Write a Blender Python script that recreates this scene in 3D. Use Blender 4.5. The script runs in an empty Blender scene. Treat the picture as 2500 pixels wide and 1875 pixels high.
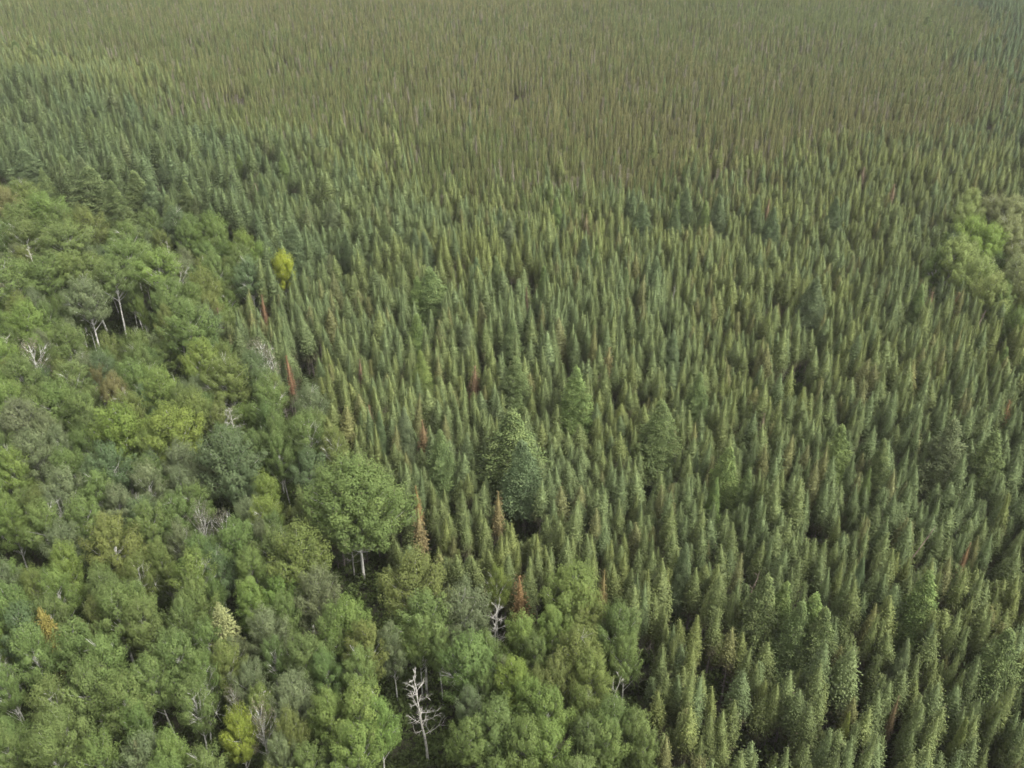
import bpy, math, random
import numpy as np
from mathutils import Vector, Matrix, Euler

random.seed(7)
RNG = np.random.default_rng(11)
S = bpy.context.scene
COL = S.collection
R = math.radians

# ------------------------------------------------------------------ camera
CAM_Z = 85.0
PITCH = 31.7                      # degrees below the horizon
F = 2163.0                        # focal length in pixels of the 2500 px wide frame
cam_d = bpy.data.cameras.new("camera")
cam = bpy.data.objects.new("camera", cam_d)
COL.objects.link(cam)
cam_d.sensor_width = 36.0
cam_d.lens = 36.0 * F / 2500.0
cam_d.clip_start = 0.5
cam_d.clip_end = 6000.0
cam.location = (0, 0, CAM_Z)
cam.rotation_euler = (R(90 - PITCH), 0, 0)
S.camera = cam

# ------------------------------------------------------------------ light
SUN_EL, SUN_AZ = 52.0, 118.0      # azimuth clockwise from +Y (the view direction)
w = bpy.data.worlds.new("World")
S.world = w
w.use_nodes = True
nt = w.node_tree
bg = nt.nodes["Background"]
sky = nt.nodes.new("ShaderNodeTexSky")
sky.sky_type = 'NISHITA'
sky.sun_disc = False
sky.sun_elevation = R(SUN_EL)
sky.sun_rotation = R(SUN_AZ)
sky.air_density = 1.0
sky.dust_density = 5.0
sky.ozone_density = 1.0
# a sky veiled by cloud: the blue is mostly taken out of it
hs = nt.nodes.new("ShaderNodeHueSaturation")
hs.inputs['Saturation'].default_value = 0.0
nt.links.new(sky.outputs[0], hs.inputs['Color'])
nt.links.new(hs.outputs[0], bg.inputs[0])
bg.inputs[1].default_value = 0.15
sun_d = bpy.data.lights.new("sun", 'SUN')
sun_d.energy = 1.2
sun_d.angle = R(22)
sun_d.color = (1.0, 0.94, 0.83)
sun = bpy.data.objects.new("sun", sun_d)
COL.objects.link(sun)
sd = Vector((math.sin(R(SUN_AZ)) * math.cos(R(SUN_EL)), math.cos(R(SUN_AZ)) * math.cos(R(SUN_EL)), math.sin(R(SUN_EL))))
sun.rotation_euler = sd.to_track_quat('Z', 'Y').to_euler()
S.view_settings.view_transform = 'Standard'
S.view_settings.look = 'None'
S.view_settings.gamma = 1.0
S.view_settings.exposure = 1.62
S.cycles.max_bounces = 6
S.cycles.diffuse_bounces = 3
S.cycles.transmission_bounces = 3
S.cycles.volume_bounces = 0
S.cycles.use_adaptive_sampling = True
S.cycles.filter_width = 1.6

# ------------------------------------------------------------------ picture <-> place
cp, sp_ = math.cos(R(PITCH)), math.sin(R(PITCH))
def project(x, y, z):
    """world point(s) -> pixel of the 2500x1875 frame and depth along the axis"""
    dz = np.asarray(z) - CAM_Z
    dep = np.asarray(y) * cp - dz * sp_
    up = np.asarray(y) * sp_ + dz * cp
    dep = np.maximum(dep, 0.01)
    return 1250 + F * np.asarray(x) / dep, 937.5 - F * up / dep, dep
def ray_to(px, py, z):
    """where the line of sight through a pixel meets height z"""
    a, b = (px - 1250) / F, (937.5 - py) / F
    dx, dy, dz = a, cp + b * sp_, -sp_ + b * cp
    t = (z - CAM_Z) / dz
    return dx * t, dy * t, t

ZOOM = 833.0 / 2211.0
REG = {7: (0, 0), 8: (833, 0), 9: (1666, 0), 4: (0, 625), 5: (833, 625), 6: (1666, 625),
       1: (0, 1250), 2: (833, 1250), 3: (1666, 1250)}
def rp(r, x, y):
    return REG[r][0] + x * ZOOM, REG[r][1] + y * ZOOM
FULL = 2500.0 / 2212.0

def in_poly(px, py, poly):
    px, py = np.asarray(px, float), np.asarray(py, float)
    inside = np.zeros(px.shape, bool)
    n = len(poly)
    for i in range(n):
        x1, y1 = poly[i]; x2, y2 = poly[(i + 1) % n]
        c = ((y1 > py) != (y2 > py)) & (px < (x2 - x1) * (py - y1) / ((y2 - y1) or 1e-9) + x1)
        inside ^= c
    return inside

def make_noise(seed, scale, n=14):
    g = np.random.default_rng(seed)
    k = g.normal(0, 1 / scale, (n, 2)); ph = g.uniform(0, 6.28, n)
    def f(x, y):
        x, y = np.asarray(x, float), np.asarray(y, float)
        s = 0
        for i in range(n):
            s = s + np.sin(k[i, 0] * x + k[i, 1] * y + ph[i])
        return s / math.sqrt(n / 2)
    return f
n_big, n_mid, n_small, n_gap = make_noise(1, 42), make_noise(2, 14), make_noise(3, 5), make_noise(4, 4.2)
n_tan, n_col = make_noise(5, 30), make_noise(6, 9)

# ------------------------------------------------------------------ materials
def nodes_of(name):
    m = bpy.data.materials.new(name); m.use_nodes = True
    t = m.node_tree; p = t.nodes["Principled BSDF"]
    return m, t, p

def foliage_mat(name, rough=0.7, trans=0.0, dead=(0.10, 0.078, 0.052), nscale=0.9, amp=0.5):
    """leaf colour comes from the tree ('tint'), varies per tuft ('shade') and turns to dead twig ('dead')"""
    m, t, p = nodes_of(name)
    L = t.links
    a = t.nodes.new("ShaderNodeAttribute"); a.attribute_type = 'INSTANCER'; a.attribute_name = 'tint'
    s = t.nodes.new("ShaderNodeAttribute"); s.attribute_type = 'GEOMETRY'; s.attribute_name = 'shade'
    d = t.nodes.new("ShaderNodeAttribute"); d.attribute_type = 'GEOMETRY'; d.attribute_name = 'dead'
    tc = t.nodes.new("ShaderNodeTexCoord")
    no = t.nodes.new("ShaderNodeTexNoise"); no.inputs['Scale'].default_value = nscale; no.inputs['Detail'].default_value = 2
    L.new(tc.outputs['Object'], no.inputs['Vector'])
    mr = t.nodes.new("ShaderNodeMapRange")
    mr.inputs[1].default_value = 0.3; mr.inputs[2].default_value = 0.7
    mr.inputs[3].default_value = 1 - amp / 2; mr.inputs[4].default_value = 1 + amp / 2
    L.new(no.outputs['Fac'], mr.inputs[0])
    mu = t.nodes.new("ShaderNodeMath"); mu.operation = 'MULTIPLY'
    L.new(mr.outputs[0], mu.inputs[0]); L.new(s.outputs['Fac'], mu.inputs[1])
    vm = t.nodes.new("ShaderNodeVectorMath"); vm.operation = 'SCALE'
    L.new(a.outputs['Color'], vm.inputs[0]); L.new(mu.outputs[0], vm.inputs['Scale'])
    # a yellower leaf here and there
    hue = t.nodes.new("ShaderNodeHueSaturation")
    h1 = t.nodes.new("ShaderNodeMapRange")
    h1.inputs[1].default_value = 0.6; h1.inputs[2].default_value = 1.4
    h1.inputs[3].default_value = 0.515; h1.inputs[4].default_value = 0.485
    L.new(s.outputs['Fac'], h1.inputs[0]); L.new(h1.outputs[0], hue.inputs['Hue'])
    L.new(vm.outputs[0], hue.inputs['Color'])
    mx = t.nodes.new("ShaderNodeMix"); mx.data_type = 'RGBA'
    L.new(d.outputs['Fac'], mx.inputs[0]); L.new(hue.outputs[0], mx.inputs[6])
    mx.inputs[7].default_value = (*dead, 1)
    L.new(mx.outputs[2], p.inputs['Base Color'])
    p.inputs['Roughness'].default_value = rough
    p.inputs['Specular IOR Level'].default_value = 0.12
    if trans > 0:
        tr = t.nodes.new("ShaderNodeBsdfTranslucent"); L.new(mx.outputs[2], tr.inputs[0])
        ms = t.nodes.new("ShaderNodeMixShader"); ms.inputs[0].default_value = trans
        L.new(p.outputs[0], ms.inputs[1]); L.new(tr.outputs[0], ms.inputs[2])
        L.new(ms.outputs[0], t.nodes["Material Output"].inputs[0])
    return m

def bark_mat(name, c1, c2, scale=3.0, stretch=0.25):
    m, t, p = nodes_of(name)
    L = t.links
    tc = t.nodes.new("ShaderNodeTexCoord"); mp = t.nodes.new("ShaderNodeMapping")
    mp.inputs['Scale'].default_value = (1, 1, 1 / stretch if stretch > 1 else 1)
    L.new(tc.outputs['Object'], mp.inputs[0])
    no = t.nodes.new("ShaderNodeTexNoise"); no.inputs['Scale'].default_value = scale; no.inputs['Detail'].default_value = 4
    L.new(mp.outputs[0], no.inputs[0])
    cr = t.nodes.new("ShaderNodeValToRGB")
    cr.color_ramp.elements[0].position = 0.35; cr.color_ramp.elements[1].position = 0.6
    cr.color_ramp.elements[0].color = (*c1, 1); cr.color_ramp.elements[1].color = (*c2, 1)
    L.new(no.outputs['Fac'], cr.inputs[0]); L.new(cr.outputs[0], p.inputs['Base Color'])
    p.inputs['Roughness'].default_value = 0.85
    return m

M_needle = foliage_mat("spruce_needles", 0.6, 0.0)
M_larch = foliage_mat("tamarack_needles", 0.7, 0.25, nscale=0.5)
M_leaf = foliage_mat("aspen_leaves", 0.7, 0.4, nscale=0.45, amp=0.3)
M_bark = bark_mat("spruce_bark", (0.09, 0.075, 0.06), (0.19, 0.165, 0.14))
M_aspenbark = bark_mat("aspen_bark", (0.20, 0.19, 0.165), (0.56, 0.55, 0.50), 2.0)
M_deadwood = bark_mat("bleached_wood", (0.20, 0.19, 0.16), (0.45, 0.43, 0.385), 2.5)
M_rustwood = bark_mat("weathered_wood", (0.11, 0.075, 0.06), (0.24, 0.18, 0.15), 2.5)

# ------------------------------------------------------------------ mesh building
class Geo:
    def __init__(s):
        s.v, s.f, s.m, s.sh, s.de, s.n = [], [], [], [], [], 0
    def add(s, v, faces, mat=0, sh=None, de=None):
        """v (k,3); faces list of int arrays (m,3|4)"""
        v = np.asarray(v, float); k = len(v)
        s.v.append(v)
        for fa in faces:
            fa = np.asarray(fa) + s.n
            s.f.append(fa); s.m.append(np.full(len(fa), mat))
        s.sh.append(np.ones(k) if sh is None else np.asarray(sh, float))
        s.de.append(np.zeros(k) if de is None else np.asarray(de, float))
        s.n += k
    def mesh(s, name, mats):
        me = bpy.data.meshes.new(name)
        V = np.concatenate(s.v)
        loops = np.concatenate([f.ravel() for f in s.f]).astype(np.int32)
        tot = np.concatenate([np.full(len(f), f.shape[1]) for f in s.f]).astype(np.int32)
        me.vertices.add(len(V)); me.vertices.foreach_set("co", V.ravel().astype(np.float32))
        me.loops.add(len(loops)); me.loops.foreach_set("vertex_index", loops)
        me.polygons.add(len(tot))
        start = np.concatenate([[0], np.cumsum(tot)[:-1]]).astype(np.int32)
        me.polygons.foreach_set("loop_start", start)
        me.polygons.foreach_set("loop_total", tot)
        me.polygons.foreach_set("material_index", np.concatenate(s.m).astype(np.int32))
        for m in mats: me.materials.append(m)
        me.polygons.foreach_set('use_smooth', np.ones(len(tot), bool))
        me.update(calc_edges=True)
        a = me.attributes.new("shade", 'FLOAT', 'POINT'); a.data.foreach_set("value", np.concatenate(s.sh).astype(np.float32))
        a = me.attributes.new("dead", 'FLOAT', 'POINT'); a.data.foreach_set("value", np.concatenate(s.de).astype(np.float32))
        return me

def unit(v):
    return v / np.maximum(np.linalg.norm(v, axis=-1, keepdims=True), 1e-9)

def frame_of(d, g):
    r = unit(g.normal(size=d.shape))
    u = unit(np.cross(d, r)); return u, np.cross(d, u)

def spindles(G, pos, d, length, width, g, mat=0, sh=None, de=None, belly=0.45):
    """needle tufts: three-sided spindles from pos along d"""
    n = len(pos); d = unit(d); u, w_ = frame_of(d, g)
    length = np.broadcast_to(length, n)[:, None]; width = np.broadcast_to(width, n)[:, None]
    mid = pos + d * length * belly
    vs = [pos]
    for k in range(3):
        a = k * 2.0944
        vs.append(mid + (u * math.cos(a) + w_ * math.sin(a)) * width)
    vs.append(pos + d * length)
    V = np.stack(vs, 1).reshape(-1, 3)
    b = (np.arange(n) * 5)[:, None, None]
    T = np.array([[0, 2, 1], [0, 3, 2], [0, 1, 3], [4, 1, 2], [4, 2, 3], [4, 3, 1]])[None]
    Fc = (b + T).reshape(-1, 3)
    G.add(V, [Fc], mat, None if sh is None else np.repeat(sh, 5), None if de is None else np.repeat(de, 5))

def leaves(G, c, nrm, size, g, mat=0, sh=None, de=None):
    """small leaf blades, each a bent pair of triangles"""
    n = len(c); nrm = unit(nrm); u, v = frame_of(nrm, g)
    size = np.broadcast_to(size, n)[:, None]
    a = c - u * size; b = c + v * size * 0.62 + nrm * size * .18; e = c + u * size; f = c - v * size * 0.62 + nrm * size * .18
    V = np.stack([a, b, e, f], 1).reshape(-1, 3)
    base = (np.arange(n) * 4)[:, None, None]
    Fc = (base + np.array([[0, 1, 2], [0, 2, 3]])[None]).reshape(-1, 3)
    G.add(V, [Fc], mat, None if sh is None else np.repeat(sh, 4), None if de is None else np.repeat(de, 4))

def tube(G, pts, rad, seg=6, mat=0):
    pts = np.asarray(pts, float); k = len(pts)
    rings = []
    for i in range(k):
        d = pts[min(i + 1, k - 1)] - pts[max(i - 1, 0)]
        d = d / (np.linalg.norm(d) + 1e-9)
        ref = np.array([1.0, 0, 0]) if abs(d[0]) < 0.8 else np.array([0, 1.0, 0])
        u = np.cross(d, ref); u /= np.linalg.norm(u); v = np.cross(d, u)
        for j in range(seg):
            a = 2 * math.pi * j / seg
            rings.append(pts[i] + (u * math.cos(a) + v * math.sin(a)) * rad[i])
    fs = []
    for i in range(k - 1):
        for j in range(seg):
            fs.append((i * seg + j, i * seg + (j + 1) % seg, (i + 1) * seg + (j + 1) % seg, (i + 1) * seg + j))
    G.add(rings, [np.array(fs)], mat)

def core(G, prof, zlo, zhi, axis, g, frac=.7, seg=11, step=.14):
    """the dense inner foliage of a conifer: a lumpy closed cone"""
    zs = np.arange(zlo, zhi, step); k = len(zs)
    V = []
    for z in zs:
        ax = axis(z); r = max(.015, prof(z) * frac)
        for j in range(seg):
            a = 6.2832 * j / seg + (z * 3.1)
            q = r * g.uniform(.78, 1.15) * (.84 + .34 * (((zhi - z) / .42) % 1.0))
            V.append((ax[0] + math.cos(a) * q, ax[1] + math.sin(a) * q, z + g.normal(0, .05)))
    V.append((*axis(zhi), zhi + .05)); V.append((*axis(zlo), zlo + .25))
    fs = [(i * seg + j, i * seg + (j + 1) % seg, (i + 1) * seg + (j + 1) % seg, (i + 1) * seg + j) for i in range(k - 1) for j in range(seg)]
    top = [((k - 1) * seg + j, (k - 1) * seg + (j + 1) % seg, k * seg) for j in range(seg)]
    bot = [((j + 1) % seg, j, k * seg + 1) for j in range(seg)]
    G.add(V, [np.array(fs), np.array(top + bot)], 0, g.uniform(.75, 1.15, len(V)))

# ---- spruce: whorls of drooping boughs carrying tufts of needles
def spruce_geo(seed, H=12.0, rad=0.85, live=0.42, club=0.0, dens=1.0, deadfrac=0.25, layer=0.27, sparse=0.0, tuft=1.0, solid=0.72):
    g = np.random.default_rng(seed)
    C, T = Geo(), Geo()
    zb = H * live
    lean = g.normal(0, .12, 2)
    def axis(z): return np.stack([lean[0] * (z / H) ** 2, lean[1] * (z / H) ** 2], -1)
    pos, dr, ln, wd, sh, de = [], [], [], [], [], []
    shape = lambda t: min(1.0, (t * 1.6) ** .9 + .04) if t < .74 else 1.0 - (t - .74) * 1.2
    if solid: core(C, lambda z: rad * shape((H - z) / (H - zb)), zb + .15 * (H - zb), H - .25, axis, g, solid)
    z = H - 0.1
    while z > zb:
        t = (H - z) / (H - zb)
        r = rad * shape(t)
        if club and t < .22:
            r = max(r, club * rad * min(1, (t + .02) * 9) * (1 - max(0, t - .12) * 3))
        nb = max(5, int((6 + 17 * min(1, r / .9)) * dens))
        a0 = g.uniform(0, 6.28)
        for b in range(nb):
            if g.random() < sparse * t: continue
            a = a0 + b * 6.283 / nb + g.normal(0, .16)
            rb = r * g.uniform(.78, 1.12)
            out = np.array([math.cos(a), math.sin(a)])
            k = max(1, int(rb / .17 + .5))
            bsh = g.uniform(.84, 1.17)
            for i in range(k):
                f = (i + 1) / k
                rr = rb * (.25 + .6 * f)
                drop = -rb * .5 * f * f * (.4 + t) + .06
                zz = z + drop + g.normal(0, .04)
                ax = axis(zz)
                side = g.normal(0, .05 + .08 * f, 2)
                pos.append((ax[0] + out[0] * rr + side[0], ax[1] + out[1] * rr + side[1], zz))
                el = .75 - 1.0 * min(1, t * 1.6) + g.normal(0, .12)
                sa = a + g.normal(0, .28)
                dr.append((math.cos(sa) * math.cos(el), math.sin(sa) * math.cos(el), math.sin(el)))
                s_ = g.uniform(.8, 1.25) * tuft * (.62 + .38 * min(1, t * 3))
                ln.append((.17 + .07 * rb) * s_); wd.append((.050 + .022 * rb) * s_)
                sh.append(bsh * g.uniform(.92, 1.08))
                dd = 0.0
                if t > 1 - deadfrac: dd = min(1, (t - 1 + deadfrac) / max(deadfrac, .01) * 1.1) * g.uniform(.4, 1)
                elif g.random() < .006: dd = .8
                de.append(dd)
        z -= layer * (0.55 + 0.6 * min(1, t * 3)) * g.uniform(.85, 1.15)
    # leader
    for i in range(4):
        pos.append((lean[0], lean[1], H - .35 + i * .06)); dr.append((g.normal(0, .35), g.normal(0, .35), 1)); ln.append(.24); wd.append(.07); sh.append(1.15); de.append(0)
    spindles(C, np.array(pos), np.array(dr), np.array(ln), np.array(wd), g, 0, np.array(sh), np.array(de))
    zz = np.linspace(-.3, H - .15, 8); ax = axis(np.maximum(zz, 0))
    tube(T, np.column_stack([ax, zz]), .105 * (1 - zz / H) ** .8 + .012, 6)
    # bare lower twigs on the trunk
    n = int(70 * dens); z2 = g.uniform(zb * .35, zb * 1.25, n); a = g.uniform(0, 6.28, n)
    ax = axis(z2)
    d = np.column_stack([np.cos(a), np.sin(a), np.full(n, -.25)])
    spindles(T, np.column_stack([ax, z2]), d, g.uniform(.35, .95, n) * rad / .85, .016, g, 0)
    return C, T

def mesh_pair(name, C, T, mc, mt):
    return C.mesh(name + "_crown", [mc]), T.mesh(name + "_trunk", [mt])

def joined(name, C, T, mc, mt):
    G = Geo(); G.v, G.f, G.sh, G.de, G.n = list(C.v), list(C.f), list(C.sh), list(C.de), C.n
    G.m = list(C.m)
    for v, in zip(T.v): pass
    off = C.n
    G.v += T.v; G.f += [f + off for f in T.f]; G.m += [m + 1 for m in T.m]; G.sh += T.sh; G.de += T.de; G.n += T.n
    return G.mesh(name, [mc, mt])

# ---- broadleaf: bent trunk, limbs, and leaf sprays at the limb ends
def aspen_geo(seed, H=16.0, W=6.0, base=.52, n=46, per=130, leaf=.17, up=.5, bare=0.0, flat=1.0, pf=1.0):
    g = np.random.default_rng(seed)
    C, T = Geo(), Geo()
    zc, hz = H * (base + 1) / 2, H * (1 - base) / 2
    bend = g.normal(0, .35, 2)
    def axis(z): return np.array([bend[0] * math.sin(z / H * 2.4), bend[1] * math.sin(z / H * 2.1)])
    zs = np.linspace(-.3, H * .93, 9)
    tube(T, [(*axis(z), z) for z in zs], [.14 * (1 - z / H) ** .7 + .02 for z in zs], 7)
    ph = g.uniform(0, 6.28); lob = g.uniform(0, 6.28, 3)
    P, N, SZ, SH, DE = [], [], [], [], []
    for i in range(n):
        f = (i + .5) / n
        cz = 1 - f * 1.78                       # from the top down past the middle
        rr = math.sqrt(max(0, 1 - cz * cz)) if cz > -.6 else .8
        a = ph + i * 2.39996 + g.normal(0, .15)
        q = g.uniform(.55, 1.08) * (1 + .2 * math.sin(2 * a + lob[0]) + .12 * math.sin(3 * a + lob[1] + cz * 2))
        if i % 5 == 4: q *= .5
        c = np.array([math.cos(a) * rr * q * W * .42, math.sin(a) * rr * q * W * .42, zc + cz * hz * .82 * (.85 + .3 * g.random())])
        c[:2] += axis(c[2])
        pr = W * g.uniform(.085, .15) * pf
        axis_d = unit(np.array([math.cos(a) * rr, math.sin(a) * rr, up + .9 * max(0, cz)]) + g.normal(0, .2, 3))
        # limb to the spray
        z0 = max(H * base * .85, c[2] - (abs(c[0]) + abs(c[1])) * .75 - .6)
        z0 = min(z0, H * .9)
        s0 = np.array([*axis(z0), z0]); mid = (s0 + c) / 2 + np.array([0, 0, -.15]) + g.normal(0, .1, 3)
        tube(T, [s0, mid, c + axis_d * pr * .6], [.055, .04, .014], 4)
        if g.random() < bare:
            for q2 in range(5):
                e = c + unit(axis_d + g.normal(0, .5, 3)) * pr * 1.8
                tube(T, [c - axis_d * .2, e], [.022, .008], 3)
            continue
        m = int(per * g.uniform(.7, 1.25))
        u3 = unit(g.normal(size=(m, 3)))
        rad3 = g.uniform(.45, 1.0, m) ** .6
        # egg-shaped, pulled out along the shoot
        off = u3 * (pr * rad3)[:, None]
        al = off @ axis_d
        off = off + np.outer(al, axis_d) * (1.5) * np.where(al > 0, 1, .2)[:, None]
        bump = 1 + .28 * np.sin(u3[:, 0] * 7 + i) * np.sin(u3[:, 1] * 6 + i * 2)
        off *= bump[:, None]; off[:, 2] *= flat
        P.append(c + off); N.append(unit(u3 * .9 + axis_d * .35 + g.normal(0, .3, (m, 3))))
        SZ.append(g.uniform(.7, 1.25, m) * leaf)
        SH.append(g.uniform(.9, 1.1, m) * g.uniform(.88, 1.12)); DE.append(np.where(g.random(m) < .02, .7, 0))
    P, N, SZ, SH, DE = map(np.concatenate, (P, N, SZ, SH, DE))
    leaves(C, P, N, SZ, g, 0, SH, DE)
    return C, T

# ---- tamarack: airy cone of fine soft foliage on near-level boughs
def larch_geo(seed, H=14.0, rad=2.0, live=.22, n=17000):
    g = np.random.default_rng(seed)
    C, T = Geo(), Geo()
    lean = g.normal(0, .2, 2)
    zs = np.linspace(-.3, H - .1, 8)
    tube(T, [(lean[0] * (z / H) ** 2, lean[1] * (z / H) ** 2, z) for z in zs], [.13 * (1 - z / H) + .012 for z in zs], 6)
    core(C, lambda z: rad * min(1, ((H - z) / (H * (1 - live)) * 1.15 + .03) ** .95), H * live + .8, H - .5, lambda z: (lean[0] * (z / H) ** 2, lean[1] * (z / H) ** 2), g, .6, 13, .3)
    nb = 190
    P, D, SH = [], [], []
    for i in range(nb):
        t = ((i + .5) / nb) ** .8
        z = H - .3 - t * H * (1 - live)
        r = rad * min(1, (t * 1.15 + .03) ** .95) * g.uniform(.75, 1.2) * (1 if t < .8 else 1 - (t - .8) * 1.2)
        a = i * 2.39996 + g.normal(0, .2)
        out = np.array([math.cos(a), math.sin(a), 0])
        s0 = np.array([lean[0] * (z / H) ** 2, lean[1] * (z / H) ** 2, z])
        rise = g.uniform(-.05, .35)
        end = s0 + out * r + np.array([0, 0, r * rise])
        tube(T, [s0, (s0 + end) / 2 + np.array([0, 0, -.06]), end], [.028, .018, .007], 3)
        m = int(n / nb * (.35 + r / rad))
        f = g.uniform(.12, 1.05, m) ** .75
        p = s0 + (end - s0) * f[:, None]
        spread = (.05 + .24 * r / rad * (1.05 - f * .55))[:, None]
        lat = g.normal(0, 1, (m, 3)) * np.array([1, 1, 1.05]) * spread
        P.append(p + lat); D.append(unit(lat) + out * .6 + np.array([0, 0, .5]) + g.normal(0, .2, (m, 3)))
        SH.append(g.uniform(.8, 1.2, m) * g.uniform(.82, 1.18))
    m = 60; P.append(np.column_stack([np.full(m, lean[0]) + g.normal(0, .07, m), np.full(m, lean[1]) + g.normal(0, .07, m), H - g.uniform(0, 1.3, m)]))
    D.append(np.column_stack([g.normal(0, .4, m), g.normal(0, .4, m), np.ones(m)])); SH.append(np.full(m, 1.1))
    P, D, SH = map(np.concatenate, (P, D, SH))
    spindles(C, P, D, g.uniform(.14, .25, len(P)), g.uniform(.045, .075, len(P)), g, 0, SH)
    return C, T

# ------------------------------------------------------------------ prototypes
SPRUCE = [spruce_geo(100 + i, H=12.0, rad=[.88, 1.10, .74, .98, 1.22, .80, 1.04, .70][i], live=[.36, .42, .46, .38, .4, .5, .34, .44][i],
                     club=[0, 0, 0, 0, 0, 0, 0, .55][i], deadfrac=[.22, .3, .35, .2, .28, .3, .25, .4][i], tuft=1.05) for i in range(8)]
SPRUCE_ME = [mesh_pair("spruce", C, T, M_needle, M_bark) for C, T in SPRUCE]
ASPEN = [aspen_geo(200 + i, base=[.44, .38, .48, .42, .40, .46, .42, .36][i], n=[60, 68, 50, 62, 74, 54, 50, 70][i],
                   per=430, leaf=.095, pf=.96, up=[.8, 1.2, .7, 1.0, 1.1, .8, 1.0, .9][i], bare=[0, .03, .1, 0, .05, .12, .02, 0][i]) for i in range(8)]
ASPEN_ME = [mesh_pair("aspen", C, T, M_leaf, M_aspenbark) for C, T in ASPEN]
THIN = [aspen_geo(260 + i, base=.45, n=34, per=42, leaf=.15, up=.9, bare=.45) for i in range(2)]
THIN_ME = [mesh_pair("thin_aspen", C, T, M_leaf, M_aspenbark) for C, T in THIN]
TALL = [aspen_geo(280 + i, base=.63, n=40, per=420, leaf=.095, pf=.9, up=.6) for i in range(2)]
TALL_ME = [mesh_pair('tall_aspen', C, T, M_leaf, M_aspenbark) for C, T in TALL]
LARCH = [larch_geo(300 + i, rad=[2.0, 1.7, 2.3, 1.9][i], live=[.2, .28, .15, .25][i]) for i in range(4)]
LARCH_ME = [mesh_pair("tamarack", C, T, M_larch, M_bark) for C, T in LARCH]
BIGSPRUCE = spruce_geo(150, H=13.0, rad=1.9, live=.3, dens=.7, layer=.36, tuft=1.8, deadfrac=.2, solid=.5)
BIG_ME = mesh_pair("broad_spruce", *BIGSPRUCE, M_needle, M_bark)
RUST = [spruce_geo(160 + i, H=11.0, rad=.62, live=.3, dens=.8, sparse=.15, deadfrac=.4, tuft=1.0, solid=.6) for i in range(2)]
RUST_ME = [mesh_pair("dead_spruce", C, T, M_needle, M_bark) for C, T in RUST]

# ------------------------------------------------------------------ things
THINGS = []      # every individual: dict(root, kind, px, py, col, size)
def thing(name, cat, loc, rz=0, sc=(1, 1, 1), tilt=(0, 0)):
    o = bpy.data.objects.new(name, None); COL.objects.link(o)
    o.empty_display_size = .5
    o.location = loc; o.rotation_euler = (tilt[0], tilt[1], rz); o.scale = sc
    o["category"] = cat
    return o
def part(name, me, parent, tint=None):
    o = bpy.data.objects.new(name, me); COL.objects.link(o); o.parent = parent
    if tint is not None: o["tint"] = [float(c) for c in tint]
    return o
def tree(name, cat, mes, tint, x, y, rz, sc, colour, hc, group=None, label=None, tilt=(0, 0)):
    r = thing(name, cat, (x, y, 0), rz, sc, tilt)
    part("trunk", mes[1], r); part("crown", mes[0], r, tint)
    if group: r["group"] = group
    u, v, d = project(x, y, hc)
    THINGS.append(dict(o=r, kind=cat, px=float(u), py=float(v), d=float(d), colour=colour, label=label, sc=sc))
    return r

TINT = {
 'g': ((.130, .178, .056), "mid green"), 'd': ((.114, .160, .053), "dark green"), 'b': ((.104, .144, .064), "blue green"),
 'l': ((.150, .210, .056), "light green"), 'y': ((.160, .208, .050), "yellow green"), 'Y': ((.185, .220, .038), "bright yellow"),
 'o': ((.140, .172, .052), "olive"), 'k': ((.138, .168, .080), "grey green"), 't': ((.180, .172, .070), "straw yellow"),
 'p': ((.155, .152, .098), "pinkish grey"), 'R': ((.195, .240, .080), "pale yellow green"), 'S': ((.200, .225, .095), "pale grey green"), 'U': ((.190, .250, .062), "bright yellow green"), 'V': ((.250, .300, .040), "vivid yellow"),
}
def vary(c, s=.04):
    f = random.uniform(1 - s * 2, 1 + s * 2)
    return tuple(max(.005, v * f * random.uniform(1 - s, 1 + s)) for v in c)

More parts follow.
